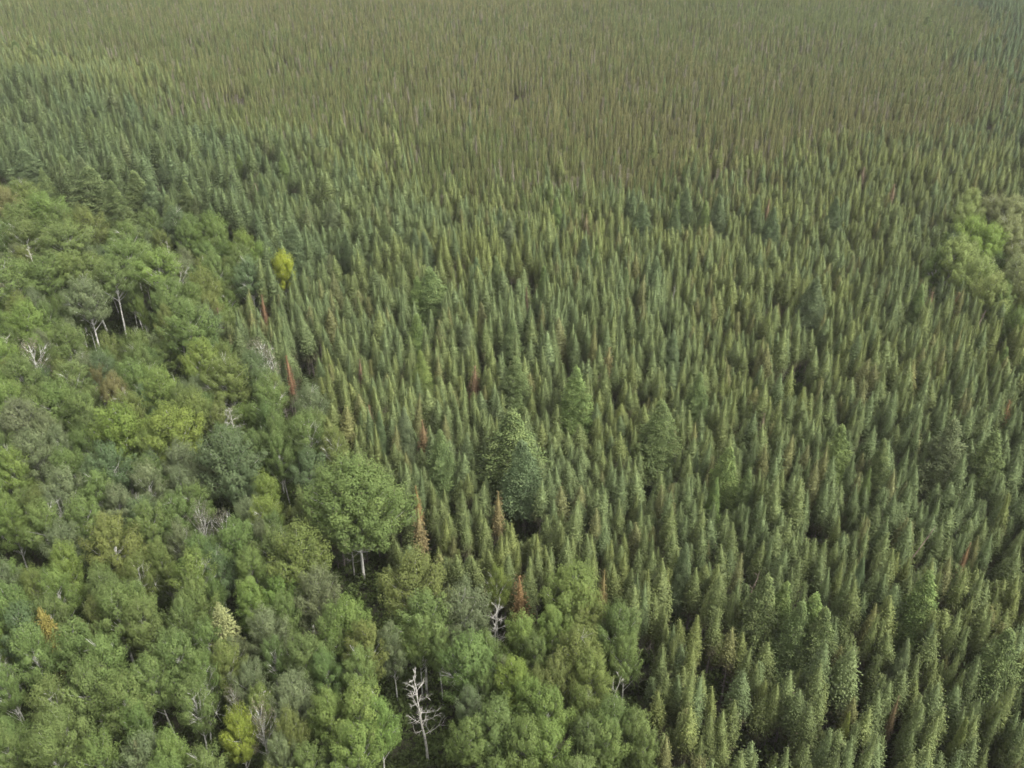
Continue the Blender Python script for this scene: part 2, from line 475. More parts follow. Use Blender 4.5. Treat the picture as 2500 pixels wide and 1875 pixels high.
# broadleaf crowns seen in the photograph: (zone, x, y, width, colour)
CROWNS = """
7 60 1370 230 t|7 170 1330 200 o|7 300 1400 260 l|7 90 1480 240 g|7 430 1480 220 g|7 560 1500 220 o|7 430 1600 270 g|7 210 1570 230 g|7 30 1590 200 d
7 660 1540 190 g|7 760 1480 160 g|7 970 1490 150 g|7 1130 1490 180 b|7 1220 1540 170 g|7 1360 1530 180 l|7 1440 1570 150 g|7 1300 1600 90 l|7 1590 1640 150 y|7 850 1590 190 g
4 60 210 290 g|4 310 170 280 g|4 450 120 240 o|4 600 110 250 o|4 720 150 230 g|4 830 60 250 g|4 1000 90 280 l|4 1130 150 200 p|4 570 330 240 k|4 560 440 220 k|4 220 460 240 l
4 130 290 200 p|4 1130 330 230 g|4 1320 230 200 o|4 1430 130 170 g|4 1280 320 180 g|4 930 400 60 l|4 1640 180 200 b|4 1560 80 180 g|4 1680 60 150 l|4 1220 500 300 g|4 1330 470 190 b
4 860 570 320 o|4 620 560 220 o|4 440 620 240 g|4 230 690 220 p|4 1150 640 290 b|4 1340 740 260 y|4 1440 700 130 o|4 170 830 250 g|4 440 850 240 g|4 870 860 220 g|4 670 790 180 b
4 1490 850 270 o|4 1690 700 200 p|4 1630 790 210 b|4 60 1010 220 l|4 160 1120 260 k|4 370 1000 260 g|4 770 950 180 t|4 640 840 120 t|4 1060 900 230 l|4 1240 1060 250 o|4 560 1060 210 g
4 740 1190 330 y|4 1130 1200 320 y|4 790 1400 250 b|4 1520 1360 370 b|4 1750 1010 230 g|4 1980 1030 220 k|4 2000 1200 230 g|4 240 1320 260 k|4 370 1290 180 k|4 120 1440 210 l
4 450 1560 260 k|4 1020 1520 220 k|4 1210 1530 190 k|4 1720 1600 190 y|4 1780 1200 190 g|4 1830 1300 160 g|4 1400 1120 190 o|4 600 1290 170 g|4 30 700 170 l|4 60 890 180 g|4 1800 950 170 o
4 1010 1270 200 l|4 1835 125 150 V|4 870 1050 190 o|4 1560 1500 240 b|4 2150 1290 170 o|4 30 1280 150 d|4 690 1550 210 g|4 930 720 170 g|4 330 1180 180 k
1 60 80 190 l|1 330 130 240 g|1 200 250 220 g|1 390 40 190 k|1 620 90 250 g|1 780 250 300 o|1 480 400 200 y|1 420 560 220 l|1 970 130 230 g|1 1200 230 150 k|1 1330 110 150 p
1 1450 170 160 p|1 1520 270 260 g|1 1720 90 230 y|1 1960 330 340 o|1 1250 490 250 l|1 1270 640 220 g|1 1640 610 210 l|1 80 500 210 k|1 90 680 260 g|1 790 740 300 g|1 960 800 270 g
1 1190 760 200 g|1 520 900 300 g|1 240 980 260 g|1 700 1040 300 g|1 1560 830 60 k|1 1730 830 230 k|1 1880 700 180 g|1 2080 560 260 k|1 2000 980 260 g|1 1180 1010 280 g|1 1040 1120 240 g
1 580 1200 300 g|1 800 1300 300 g|1 1260 1330 260 g|1 270 1320 270 g|1 450 1480 280 g|1 80 1190 180 g|1 1540 1480 230 Y|1 1520 1300 130 p|1 1600 1150 200 k|1 1150 1620 220 l|1 1830 1620 170 k
1 2120 1380 260 l|1 120 1480 230 g|1 330 1620 280 g|1 650 1600 240 g|1 900 1450 200 g|1 1900 1480 200 o|1 870 480 200 o|1 1060 350 160 o|1 900 620 200 g|1 1500 1050 220 o|1 1700 1420 200 p
1 1780 1000 180 d|1 30 860 160 l|1 30 1050 180 p|1 1650 420 220 g|1 1790 300 230 g|1 350 720 200 d|1 1400 560 120 g|1 2150 830 240 g|1 2100 1080 200 d|1 60 1620 230 g
2 500 530 370 o|2 250 670 250 g|2 30 500 150 o|2 60 760 280 l|2 520 740 330 g|2 800 680 300 k|2 1080 790 240 o|2 1450 600 380 o|2 1570 720 250 o|2 1390 780 240 l
2 1790 810 270 d|2 170 900 260 o|2 330 870 180 k|2 820 1030 320 g|2 930 960 200 g|2 1150 860 230 l|2 1120 1150 270 y|2 1180 1260 230 l|2 1520 970 300 o|2 1600 1110 260 o|2 1350 1120 230 o
2 1850 980 190 g|2 70 1370 330 l|2 240 1400 230 l|2 820 1350 180 k|2 1000 1480 300 g|2 1380 1370 280 l|2 1240 1560 290 g|2 850 1520 250 g|2 1750 1400 280 g|2 1880 1500 240 g|2 1640 1260 240 g
2 1380 1590 270 l|2 520 1030 190 o|2 120 1560 300 l|2 1560 1540 230 d|2 640 880 180 g|2 1700 1580 260 g|2 1950 1610 200 g|2 1250 960 200 d|2 950 1190 170 g|2 500 860 190 g
2 160 1080 220 g|2 1010 530 150 y|2 1240 1180 180 o
6 1750 50 240 l|6 1900 170 230 l|6 2130 160 190 k|6 2180 260 180 k|6 1960 270 220 l|6 2050 330 170 g|6 1650 90 150 g|6 2190 60 160 k|6 2150 480 140 g|6 1830 60 170 l
9 1880 1380 190 l|9 1990 1400 180 k|9 2100 1430 210 k|9 2190 1470 180 k|9 1830 1440 160 l|9 1860 1540 190 y|9 1960 1600 200 y|9 2100 1560 220 k|9 2190 1590 180 k|9 1740 1560 120 g
2 2040 1000 10 g"""
# tamaracks: (zone, x, tip y, foot-of-crown y, width, colour)
LARCHES = """
3 560 420 850 260 g|3 660 440 880 200 l|3 790 580 950 220 g|3 880 520 900 240 l|3 950 620 1030 230 g|3 1610 400 900 250 l|3 1180 290 520 100 b|3 20 200 480 130 b|3 2150 760 1250 260 g|3 1860 1330 1480 110 y|3 1090 1290 1560 80 Y
5 580 70 320 230 g|5 480 130 290 140 l|5 880 10 200 100 b|5 490 370 700 150 l|5 515 610 800 140 y|5 915 300 560 110 t|5 800 430 640 120 k|5 1130 650 1080 190 g|5 1530 720 1040 200 l|5 1100 1010 1420 330 g|5 1190 1180 1480 260 b|5 2090 930 1220 240 g
5 2150 480 800 120 b|5 1320 60 240 100 g|5 1010 0 150 110 g|5 640 1120 1330 170 g|5 400 980 1300 120 k|5 1100 410 620 150 d|5 1850 70 180 80 g|5 1560 0 120 100 b|5 2040 0 170 130 b
6 870 130 460 170 b|6 300 1220 1560 210 l|6 120 750 1150 150 g|6 440 1380 1640 130 g|6 1050 1090 1400 190 l|6 1330 1190 1450 150 g|6 1770 1060 1350 250 k|6 2050 1140 1400 220 g|6 2110 590 780 110 l|6 220 1440 1640 110 l|6 1220 1370 1520 80 l|6 1550 180 400 120 g|6 1690 130 370 80 b
9 1010 1270 1480 120 b|9 600 1340 1640 110 b|9 30 1210 1600 120 b|9 250 1260 1460 120 b|9 160 1300 1500 80 l|9 490 1260 1460 90 b|9 1590 1300 1480 90 k|9 1600 100 220 70 l|9 1740 180 300 60 l|9 2050 240 360 80 l|9 1880 330 440 80 l
8 1080 1410 1640 120 k|8 1190 1420 1640 80 b|8 1960 1300 1640 130 b|8 1470 1180 1300 70 l|8 1350 1170 1290 60 l|8 1590 1530 1656 120 b|8 540 1500 1656 120 b|8 470 1480 1656 90 b|8 2170 1330 1600 110 b|8 270 1370 1540 90 d|8 1890 1220 1420 80 b|8 1390 1280 1400 100 l|8 1180 1230 1330 70 g|8 2190 1260 1400 70 l|8 1030 1330 1500 80 b|8 1660 1590 1656 60 l
7 550 1080 1400 260 g|7 500 1010 1180 130 k|7 150 960 1230 220 b|7 270 1090 1240 120 g|7 720 1170 1450 150 g|7 880 1100 1380 200 g|7 960 1150 1400 130 b|7 1080 1260 1380 110 g|7 1190 1170 1400 120 g|7 480 780 1000 120 g|7 400 1000 1200 120 l|7 1040 1030 1160 80 b|7 1780 1380 1620 110 b|7 1880 1460 1656 190 b|7 2150 1290 1560 140 k|7 200 290 400 110 l|7 90 260 380 90 l|7 300 320 430 100 l|7 390 330 440 90 g|7 20 600 760 90 b|7 340 780 960 80 b|7 560 690 850 90 g|7 990 920 1050 60 l|7 1540 1000 1110 80 l|7 1820 980 1080 90 l|7 2000 1010 1130 70 l|7 1680 1120 1250 70 g|7 240 480 640 110 g|7 130 640 800 80 d
5 240 1010 1180 90 b|3 1470 820 1100 110 k"""

rows = []
for line in CROWNS.strip().splitlines():
    for it in line.split('|'):
        r, x, y, wd, c = it.split()
        u, v = rp(int(r), float(x), float(y)); rows.append((u, v, float(wd) * ZOOM, {'l': 'R', 'k': 'S', 'y': 'U'}.get(c, c) if r in '69' and float(x) > 1400 else c))
larch_rows = []
for line in LARCHES.strip().splitlines():
    for it in line.split('|'):
        r, x, y0, y1, wd, c = it.split()
        u, v = rp(int(r), float(x), float(y0)); larch_rows.append((u, v, (float(y1) - float(y0)) * ZOOM, float(wd) * ZOOM, c))

# stands of broadleaf trees, as outlined by their crowns (2212 px wide picture)
STAND_A = [(-400, 395), (60, 400), (140, 425), (190, 480), (330, 480), (470, 500), (555, 540), (575, 600), (500, 650), (480, 700), (500, 780), (590, 790), (610, 870),
           (690, 860), (715, 960), (690, 1040), (640, 1030), (590, 1050), (620, 1150), (650, 1190), (740, 1260), (760, 1290), (840, 1290), (880, 1240), (960, 1250), (1000, 1290), (1060, 1280), (1120, 1330),
           (1170, 1290), (1290, 1285), (1320, 1370), (1390, 1400), (1390, 1500), (1420, 1659), (1480, 1850), (1500, 2400), (-900, 2400)]
STAND_B = [(2060, 480), (2110, 430), (2212, 455), (2420, 470), (2450, 650), (2212, 690), (2110, 650), (2040, 590)]
BIG = [(650, 1040), (700, 980), (790, 980), (860, 1080), (880, 1150), (820, 1240), (800, 1300), (760, 1290), (700, 1200), (650, 1150)]
POLYS = [[(x * FULL, y * FULL) for x, y in P] for P in (STAND_A, STAND_B, BIG)]

placed = []       # x, y, clear radius of everything already standing
def clear_of(x, y, r):
    for a, b, c in placed:
        if (a - x) ** 2 + (b - y) ** 2 < (c + r) ** 2: return False
    return True

def put_aspen(u, v, wpx, c, i, H=None, label=None, tint=None, tall=False):
    # height from the crown's width; solve with the crown's own depth
    H = H or 14
    for _ in range(4):
        zc = H * .70
        x, y, t = ray_to(u, v, zc)
        wm = wpx * t / F
        Hn = min(19.0, max(9.0, 10.5 + wm * 1.0))
        H = .5 * H + .5 * Hn
    zc = H * .70
    x, y, t = ray_to(u, v, zc)
    wm = wpx * t / F
    if tall:
        H = 18.0; zc = H * .8; x, y, t = ray_to(u, v, zc); wm = wpx * t / F
    mes = TALL_ME[i % 2] if tall else THIN_ME[i % 2] if c == 'p' else ASPEN_ME[(i * 5 + int(u)) % 8]
    rgb, nm = TINT[c]
    sc = wm * 1.04 / 6.0
    tree("aspen_tree", "aspen", mes, tint or vary(rgb), x, y, random.uniform(0, 6.28), (sc, sc, H / 16.0), nm, zc,
         "aspens and birches of the broadleaf stands", label, (R(random.gauss(0, 1.5)), R(random.gauss(0, 1.5))))
    placed.append((x, y, wm * .30))
    if c == 'V': placed.extend([(x + .4, y - 2.2, 2.0), (x + .8, y - 4.5, 1.8)])
    ASPENS.append((x, y, wm / 2))
    return x, y
GAPS = [rp(*q) for q in [(2, 420, 1560), (2, 640, 1330), (1, 1430, 1430), (4, 400, 430), (4, 690, 420), (4, 850, 400), (4, 980, 300), (4, 930, 440), (4, 760, 480), (4, 370, 490), (4, 600, 500), (2, 90, 480), (2, 280, 470), (2, 190, 560),
        (4, 1780, 1480), (4, 1110, 770), (1, 200, 200), (2, 470, 1110), (2, 490, 1250), (2, 510, 1400), (2, 1030, 740), (1, 970, 1250), (2, 1730, 1180), (4, 1320, 1270), (1, 1040, 540), (7, 700, 1480)]]
ASPENS = []
for i, (u, v, wp, c) in enumerate(rows):
    if wp < 12: continue
    if any(abs(u - q[0]) < wp * .42 and abs(v - q[1]) < wp * .5 for q in GAPS): continue
    put_aspen(u, v, wp, c, i, tall=(140 < u < 400 and 650 < v < 695))
# the tall lone aspen in front of the spruces
ub, vb = 867, 1232
x, y, t = ray_to(ub, vb, 14.0)
LONE_ME = mesh_pair("lone_aspen", *aspen_geo(777, H=17, W=9, base=.36, n=270, per=300, up=1.0, leaf=.092, pf=.58), M_leaf, M_aspenbark)
wm = 240 * t / F
tree("aspen_tree", "aspen", LONE_ME, TINT['g'][0], x, y, 2.0, (wm * .98 / 9,) * 2 + (1.2,), "green", 14.0,
     "aspens and birches of the broadleaf stands", "big round lone aspen with bare white lower trunk, against the spruces left of centre")
placed.append((x, y, 3.2)); placed += [(x + 1, y - 3.5, 3.0), (x + 1.2, y - 7, 2.6), (x - 5, y - 1, 3), (x - 4, y - 5, 2.6)]; ASPENS.append((x, y, wm / 2))

FILL = []
# fill what is left of the stands
cand = []
gx = np.arange(-150, 150, 2.6)
for yy in np.arange(28, 330, 2.6):
    for xx in gx:
        cand.append((xx + RNG.uniform(-1.1, 1.1), yy + RNG.uniform(-1.1, 1.1)))
cand = np.array(cand)
H0 = 14.0
u, v, d = project(cand[:, 0], cand[:, 1], H0 * .73)
u2, v2, _ = project(cand[:, 0], cand[:, 1], H0 * 1.0)
ok = np.zeros(len(cand), bool)
for P in POLYS[:2]: ok |= in_poly(u, v, P) & in_poly(u2, v2, P)
ok &= (u > -260) & (u < 2760) & (v < 2080)
order = RNG.permutation(np.nonzero(ok)[0])
fill = 0
for j in order:
    x, y = cand[j]
    wm = random.uniform(3.2, 5.4)
    bad = False
    for a, b, r in ASPENS:
        if (a - x) ** 2 + (b - y) ** 2 < (r * .62 + wm * .36) ** 2: bad = True; break
    if bad: continue
    u_, v_, d_ = project(x, y, 10.0)
    if any(abs(u_ - q[0]) < wm * F / d_ * .55 and abs(v_ - q[1]) < wm * F / d_ * .6 for q in GAPS): continue
    c = random.choices('gdobkl', [6, 2, 3, 1.5, 2, 1])[0]
    if n_mid(x, y) > .6 and random.random() < .5: c = 'o'
    H = random.uniform(10.5, 14.5); sc = wm / 6.0
    vis = 20 < u_ < 2480 and 20 < v_ < 1900
    FILL.append((wm / d_ if vis else 0, x, y, sc, H, vary(TINT[c][0]), TINT[c][1], random.randrange(8), random.uniform(0, 6.28)))
    placed.append((x, y, wm * .3)); ASPENS.append((x, y, wm / 2)); fill += 1
FILL.sort(key=lambda q: -q[0])
n_free = 300 - sum(1 for T_ in THINGS if T_["kind"] == "aspen")
for q in FILL[:n_free]:
    tree("aspen_tree", "aspen", ASPEN_ME[q[7]], q[5], q[1], q[2], q[8], (q[3], q[3], q[4] / 16), q[6], q[4] * .73,
         "aspens and birches of the broadleaf stands", None, (R(random.gauss(0, 2)), R(random.gauss(0, 2))))
FILL = FILL[n_free:]
print("aspens", len(ASPENS), "of which fill", fill, "left to the stand", len(FILL))

# tamaracks
for i, (u, v, hp, wp, c) in enumerate(larch_rows):
    H = 13.0
    x, y, t = ray_to(u, v, H)
    # apparent length of the crown gives the height a little: tall, wide ones are bigger trees
    wm = wp * t / F
    H = min(17.0, max(12.5, 12.2 + wm * .8)) if v > 190 else 11.0
    x, y, t = ray_to(u, v, H)
    wm = wp * t / F
    rgb, nm = TINT[c]
    sc = wm * 1.45 / 4.0
    tree("tamarack_tree", "tamarack", LARCH_ME[i % 4], vary((rgb[0] * .72 + .047, rgb[1] * .72 + .060, rgb[2] * .72 + .028), .03), x, y, random.uniform(0, 6.28), (sc, sc, H / 14), nm, H * .75,
         "tamaracks scattered among the spruces")
    placed.append((x, y, wm * .42))
    for k_ in (1, 2, 3): placed.append((x - x / math.hypot(x, y) * k_ * .36 * wm, y - y / math.hypot(x, y) * k_ * .36 * wm, wm * (.46 - .07 * k_)))

# more of them in the darker band behind the left stand
for j in range(34):
    u, v = random.uniform(-40, 900), random.uniform(150, 600)
    if not (150 + u * .33 < v < 430 + u * .28): continue
    H = random.uniform(12.5, 15.5)
    x, y, t = ray_to(u, v, H)
    if not clear_of(x, y, .8): continue
    sc = random.uniform(3.2, 5.2) / 4
    tree("tamarack_tree", "tamarack", LARCH_ME[j % 4], vary((.080, .112, .048), .05), x, y, random.uniform(0, 6.28), (sc, sc, H / 14), "dark green", H * .75,
         "tamaracks scattered among the spruces")
    placed.append((x, y, sc * 1.3))

# the two straw-coloured broad spruces among the aspens
def special(mes, cat, name, r, xx, yy, wpx, W0, H0, H, tint, colour, label, group=None, rz=0, tilt=(0, 0)):
    u, v = rp(r, xx, yy)
    x, y, t = ray_to(u, v, H)
    sc = wpx * ZOOM * t / F / W0 * (1.35 if cat == 'dead spruce' else 1)
    tree(name, cat, mes, tint, x, y, rz, (sc, sc, H / H0), colour, H * .75, group, label, tilt)
    placed.append((x, y, W0 * sc * .35))
    for k_ in (1, 2, 3): placed.append((x - x / math.hypot(x, y) * k_ * .9, y - y / math.hypot(x, y) * k_ * .9, .55))
special(BIG_ME, "spruce", "spruce_tree", 1, 1410, 590, 220, 3.6, 13, 15, (.200, .215, .090), "straw yellow", "pale straw-yellow pointed spruce standing alone among green aspens at lower left")
special(BIG_ME, "spruce", "spruce_tree", 1, 255, 620, 170, 3.6, 13, 14, (.20, .175, .050), "ochre", "ochre-yellow small spruce tucked between aspens near the left edge", rz=2)
special(BIG_ME, "spruce", "spruce_tree", 1, 870, 1480, 110, 3.6, 13, 13, (.2, .2, .10), "pale green", "pale green pointed spruce whose tip pokes up at the bottom edge of the aspen stand", rz=1)

# rust-red and brown dead spruces: zone, tip x, tip y, width, colour, label
DEADS = [
 (2, 1170, 420, 95, (.27, .115, .035), "orange", "slim rust-orange dead spruce beside the bare white limbs in the lower middle"),
 (2, 500, -5, 80, (.24, .17, .06), "ochre", "thin ochre-brown spruce just right of the big lone aspen"),
 (2, 1700, 370, 55, (.25, .18, .05), "ochre", "thin yellow-brown spruce standing above the olive aspen right of the rust-orange one"),
 (5, 183, 960, 45, (.22, .09, .06), "red brown", "narrow red-brown dead spruce above the big lone aspen"),
 (5, 118, 670, 40, (.18, .08, .06), "red brown", "thin dark red-brown dead spruce, higher of the two above the lone aspen"),
 (5, 855, 720, 60, (.20, .085, .055), "red brown", "short red-brown dead spruce between tamaracks left of the picture's centre"),
 (5, 530, 1060, 60, (.22, .11, .05), "brown", "stubby brown-topped spruce among green spruces below the yellow-green tamarack"),
 (5, 495, 1490, 45, (.30, .16, .04), "orange", "narrow orange dead spruce right above the ochre-brown one"),
 (5, 1010, 1530, 60, (.22, .16, .05), "ochre", "ochre-brown spruce below the broad feathery tamarack in the middle"),
 (5, 1720, 590, 70, (.2, .18, .05), "ochre", "ochre-tinged spruce in the dense stand right of centre"),
 (5, 1205, 200, 30, (.17, .09, .07), "dull brown", "thin dull brown dead spruce high in the centre of the stand"),
 (4, 1860, 650, 42, (.30, .10, .06), "red", "brick-red dead spruce at the edge of the left aspen stand"),
 (4, 1690, 250, 35, (.28, .11, .07), "red", "slender red-tipped spruce below the bright yellow aspen"),
 (4, 1290, 330, 40, (.30, .09, .06), "red", "tiny red dead spruce top rising between left-hand aspens"),
 (4, 1410, 340, 60, (.17, .09, .06), "red brown", "dark red-brown dead spruce at the left-hand edge of the spruces"),
 (6, 1625, 240, 45, (.27, .12, .09), "pink", "pinkish-red dead spruce below left of the right-hand aspens"),
 (6, 1790, 230, 90, (.24, .15, .05), "orange", "orange-brown spruce just below the right-hand aspen stand"),
 (6, 2130, 930, 60, (.26, .12, .04), "orange", "orange-brown dead spruce near the right edge at mid height"),
 (6, 530, 1020, 40, (.16, .11, .09), "grey brown", "grey-brown bare spruce in the right-hand spruces above the yellow-green tamaracks"),
 (3, 1860, 200, 35, (.26, .11, .05), "red", "short red-brown dead spruce at right, above the bottom rows"),
 (3, 1410, 1190, 40, (.2, .11, .06), "brown", "thin brown dead spruce between green spruces at bottom right"),
 (7, 680, 640, 40, (.2, .15, .11), "grey brown", "tall grey-brown dead spruce in the upper left stand"),
 (7, 378, 580, 45, (.2, .16, .09), "tan", "tall tan dying spruce at upper left"),
 (7, 865, 760, 40, (.2, .15, .11), "grey brown", "grey-brown dead spruce right of the tall one at upper left"),
 (7, 1660, 1190, 50, (.19, .14, .12), "pinkish grey", "pinkish-grey dead spruce between far left tamaracks and the middle"),
 (9, 1380, 1200, 50, (.17, .09, .06), "red brown", "dark red-brown dead spruce left of the right-hand aspens"),
 (9, 560, 1290, 35, (.22, .12, .07), "red brown", "thin reddish dead spruce beside blue-green tamaracks right of centre"),
 (9, 1180, 1080, 50, (.19, .12, .10), "pinkish grey", "small pinkish-grey dead spruce, farthest of those above the right-hand aspens"),
 (8, 1590, 1390, 45, (.24, .19, .10), "tan", "tan bare-sided spruce among tamaracks at upper centre"),
 (8, 1210, 1370, 30, (.22, .20, .17), "grey", "slim grey dead spruce left of the tamaracks at upper centre"),
]
for i, (r, xx, yy, wpx, tint, cn, lab) in enumerate(DEADS):
    tint = tuple(a * .34 + b_ * .54 for a, b_ in zip(tint, (.13, .12, .065)))
    special(RUST_ME[i % 2], "dead spruce", "dead_spruce", r, xx, yy, wpx, 1.3, 11, 14.5 if i == 0 else 12.2, tint, cn, lab, None, i * 1.3)

# ------------------------------------------------------------------ bare dead broadleaf trees
def snag(r, x_top, y_top, x_b, y_b, H, label, spread=1.6, nbr=11, mat=M_deadwood, thick=.15, seed=0, cat="dead birch", name="dead_birch", lean=None):
    """tip and foot-of-view pixels fix where it stands and how it leans"""
    g = np.random.default_rng(900 + seed)
    ut, vt = rp(r, x_top, y_top)
    x, y, t = ray_to(ut, vt, H)
    root = thing(name, cat, (x, y, 0), 0)
    root["label"] = label
    if lean is None: lean = (g.normal(0, .4), g.normal(0, .4))
    root.location = (x - lean[0], y - lean[1], 0)
    ks = np.linspace(0, 1, 9)
    wig = g.normal(0, .05, (9, 2)); wig[0] = wig[-1] = 0
    pts = np.column_stack([lean[0] * ks ** 1.3 + wig[:, 0], lean[1] * ks ** 1.3 + wig[:, 1], -.2 + (H + .2) * ks])
    G = Geo(); tube(G, pts, thick * (1 - ks) ** .75 + .02, 7)
    part("trunk", G.mesh("dead_trunk", [mat]), root)
    nbr = int(nbr * 1.8)
    for b in range(nbr):
        f = .38 + .6 * (b + .5) / nbr
        i0 = f * 8; i = int(i0); p0 = pts[i] * (1 - i0 + i) + pts[min(i + 1, 8)] * (i0 - i)
        a = b * 2.4 + g.normal(0, .3); L = spread * (1.15 - f * .55) * g.uniform(.45, 1.15)
        d = np.array([math.cos(a), math.sin(a), g.uniform(.15, .8)]); d /= np.linalg.norm(d)
        p1 = p0 + d * L * .5 + g.normal(0, .07, 3); p2 = p1 + (d + np.array([0, 0, .25])) * L * .5
        B = Geo(); tube(B, [p0, p1, p2], [thick * .26 * (1.3 - f), thick * .13, .008], 5)
        for q in range(7):
            s = g.uniform(.2, .98); ps = p0 + (p2 - p0) * s
            dd = unit(d + g.normal(0, .6, 3)); l2 = L * g.uniform(.2, .4)
            m1 = ps + dd * l2; tube(B, [ps, ps + dd * l2 * .5 + g.normal(0, .03, 3), m1], [.018, .013, .007], 3)
            for z in range(2):
                e = m1 + unit(dd + g.normal(0, .6, 3)) * l2 * .5; tube(B, [ps + dd * l2 * .6, e], [.010, .005], 3)
        part("branch", B.mesh("dead_branch", [mat]), root)
    placed.append((x, y, .8))
    u, v, dd_ = project(x, y, H * .8)
    THINGS.append(dict(o=root, kind=cat, px=float(u), py=float(v), d=float(dd_), colour="white", label=label, sc=(1, 1, 1)))
snag(2, 465, 1060, 535, 1600, 14.5, "tall bare white dead birch with spreading limbs at the bottom centre of the picture", 2.2, 12, seed=1, thick=.15, lean=(-.9, .2))
snag(2, 1010, 600, 1000, 880, 14.0, "bare white broken crown of a dead birch left of the rust-orange dead spruce", 2.0, 13, seed=2, thick=.15, lean=(.6, 0))
snag(2, 1815, 1060, 1720, 1270, 11.0, "leaning bare white dead stem at the edge between the aspens and the lower-right spruces", .9, 6, seed=3, thick=.09, lean=(1.9, .5))
snag(4, 1480, 985, 1490, 1150, 14.5, "bare white twiggy birch top directly above the dark blue-green round aspen", 1.9, 12, seed=4, thick=.13)
snag(4, 765, 910, 800, 1070, 14.5, "bare white fan of limbs in front of the straw-yellow aspen at left", 1.9, 12, seed=5, thick=.13)
snag(7, 1080, 1560, 1095, 1656, 13.5, "white dead birch stem showing between distant aspens at upper left", 1.0, 6, seed=6, thick=.16)
snag(7, 180, 1600, 190, 1656, 15.0, "white forked dead birch top in the far left aspens", 1.7, 9, seed=7, thick=.15)
snag(4, 1310, 0, 1325, 140, 13.5, "slim grey dead birch standing left of the bright yellow aspen", .9, 7, seed=8, thick=.1)
snag(1, 1700, 1150, 1750, 1480, 12.5, "grey twisted dead birch behind the bright yellow aspen at the bottom", 1.7, 11, seed=9, thick=.12)
snag(1, 1830, 1260, 1860, 1500, 10.0, "short grey dead stem right of the bright yellow aspen at the bottom", .8, 7, seed=10, thick=.1)
snag(2, 60, 140, 190, 590, 9.0, "bare pale limbs reaching left below the big lone aspen's crown", 2.4, 8, seed=11, thick=.1)
snag(4, 20, 520, 20, 640, 13.5, "pinkish bare dead birch top at the left edge of the picture", 1.8, 10, seed=12, thick=.12)
snag(4, 1740, 600, 1700, 720, 13.5, "greyish twiggy dead crown at the edge of the left aspens beside the red dead spruce", 1.8, 12, seed=13, thick=.09)
snag(6, 1970, 345, 1890, 600, 14.0, "leaning weathered pinkish dead spruce pole below the right-hand aspens", .5, 9, M_rustwood, .2, 14, "dead spruce", "dead_spruce", (2.0, .3))
snag(3, 1640, 95, 1510, 200, 12.5, "bare brown dead trunk leaning strongly across the green spruces at right", .3, 5, M_rustwood, .12, 15, "dead spruce", "dead_spruce", (4.6, 1.6))
snag(3, 500, 385, 420, 560, 12.0, "dark bare leaning stem beside the tamarack clump at lower right", .6, 6, M_rustwood, .09, 16, "dead spruce", "dead_spruce", (1.4, .2))
snag(5, 2165, 190, 2150, 300, 12.0, "thin grey bare pole among spruces right of centre", .4, 6, M_deadwood, .08, 17, "dead spruce", "dead_spruce", (.6, 0))
snag(9, 2150, 1530, 2080, 1656, 13.0, "white leaning birch trunk in the right-hand aspen stand", .8, 5, M_deadwood, .2, 18, lean=(2.4, 0))
snag(6, 2025, 10, 2000, 110, 12.0, "short white birch stem inside the right-hand aspen stand", .7, 5, M_deadwood, .16, 19, lean=(1.0, 0))

# ------------------------------------------------------------------ spruces
# where the wet stunted spruce ground begins (2212 px picture): x, y of its near edge
EDGE = np.array([(-600, 60), (0, 100), (120, 190), (380, 270), (650, 350), (950, 418), (1300, 428), (1700, 405), (2000, 350), (2212, 275), (2900, 120)], float)
def bogness(x, y):
    u, v, d = project(x, y, 9.0)
    u = u + 60 * n_big(x, y)
    e = np.interp(u / FULL, EDGE[:, 0], EDGE[:, 1])
    b = (e - v / FULL + 30 * n_tan(x, y) + 14 * n_small(x, y)) / 110.0 + .5
    # the far right corner is greener again
    far = ((u / FULL - 1930) - (v / FULL) * 1.5 + 90 * n_tan(x + 50, y)) / 300.0
    b = np.minimum(b, 1.1 - np.clip(far, 0, 1) * .95)
    # left fringe
    return np.clip(b, 0, 1)
def jitter_grid(sp, y0, y1, jit=.42):
    ys = np.arange(y0, y1, sp)
    out = []
    for k, yy in enumerate(ys):
        hw = min(420, yy * .72 * 1.0 + 48)
        xs = np.arange(-hw, hw, sp) + (k % 2) * sp * .5
        out.append(np.column_stack([xs, np.full(len(xs), yy)]))
    P = np.concatenate(out)
    return P + RNG.uniform(-jit * sp, jit * sp, P.shape)
Y_FAR = 640.0
A_ = jitter_grid(1.82, 30, Y_FAR)
B_ = jitter_grid(1.55, 150, Y_FAR)
bA, bB = bogness(A_[:, 0], A_[:, 1]), bogness(B_[:, 0], B_[:, 1])
A_ = A_[(RNG.random(len(A_)) > bA)]
B_ = B_[(RNG.random(len(B_)) < bB)]
# gaps and thinning
B_ = B_[(n_gap(B_[:, 0] * .8, B_[:, 1] * .5) < 1.9 + RNG.normal(0, .4, len(B_)))]
A_ = A_[(n_gap(A_[:, 0], A_[:, 1]) + .35 * n_mid(A_[:, 0], A_[:, 1]) < 1.6 + RNG.normal(0, .15, len(A_)))]
def outside(P, h):
    u, v, d = project(P[:, 0], P[:, 1], h)
    u1, v1, _ = project(P[:, 0], P[:, 1], h * .55)
    k = np.ones(len(P), bool)
    for Q in POLYS[:2]: k &= ~(in_poly(u, v, Q) | in_poly(u1, v1, Q))
    return k, u, v, d
kA, uA, vA, dA = outside(A_, 12.0)
A_ = A_[kA]; uA, vA, dA = uA[kA], vA[kA], dA[kA]
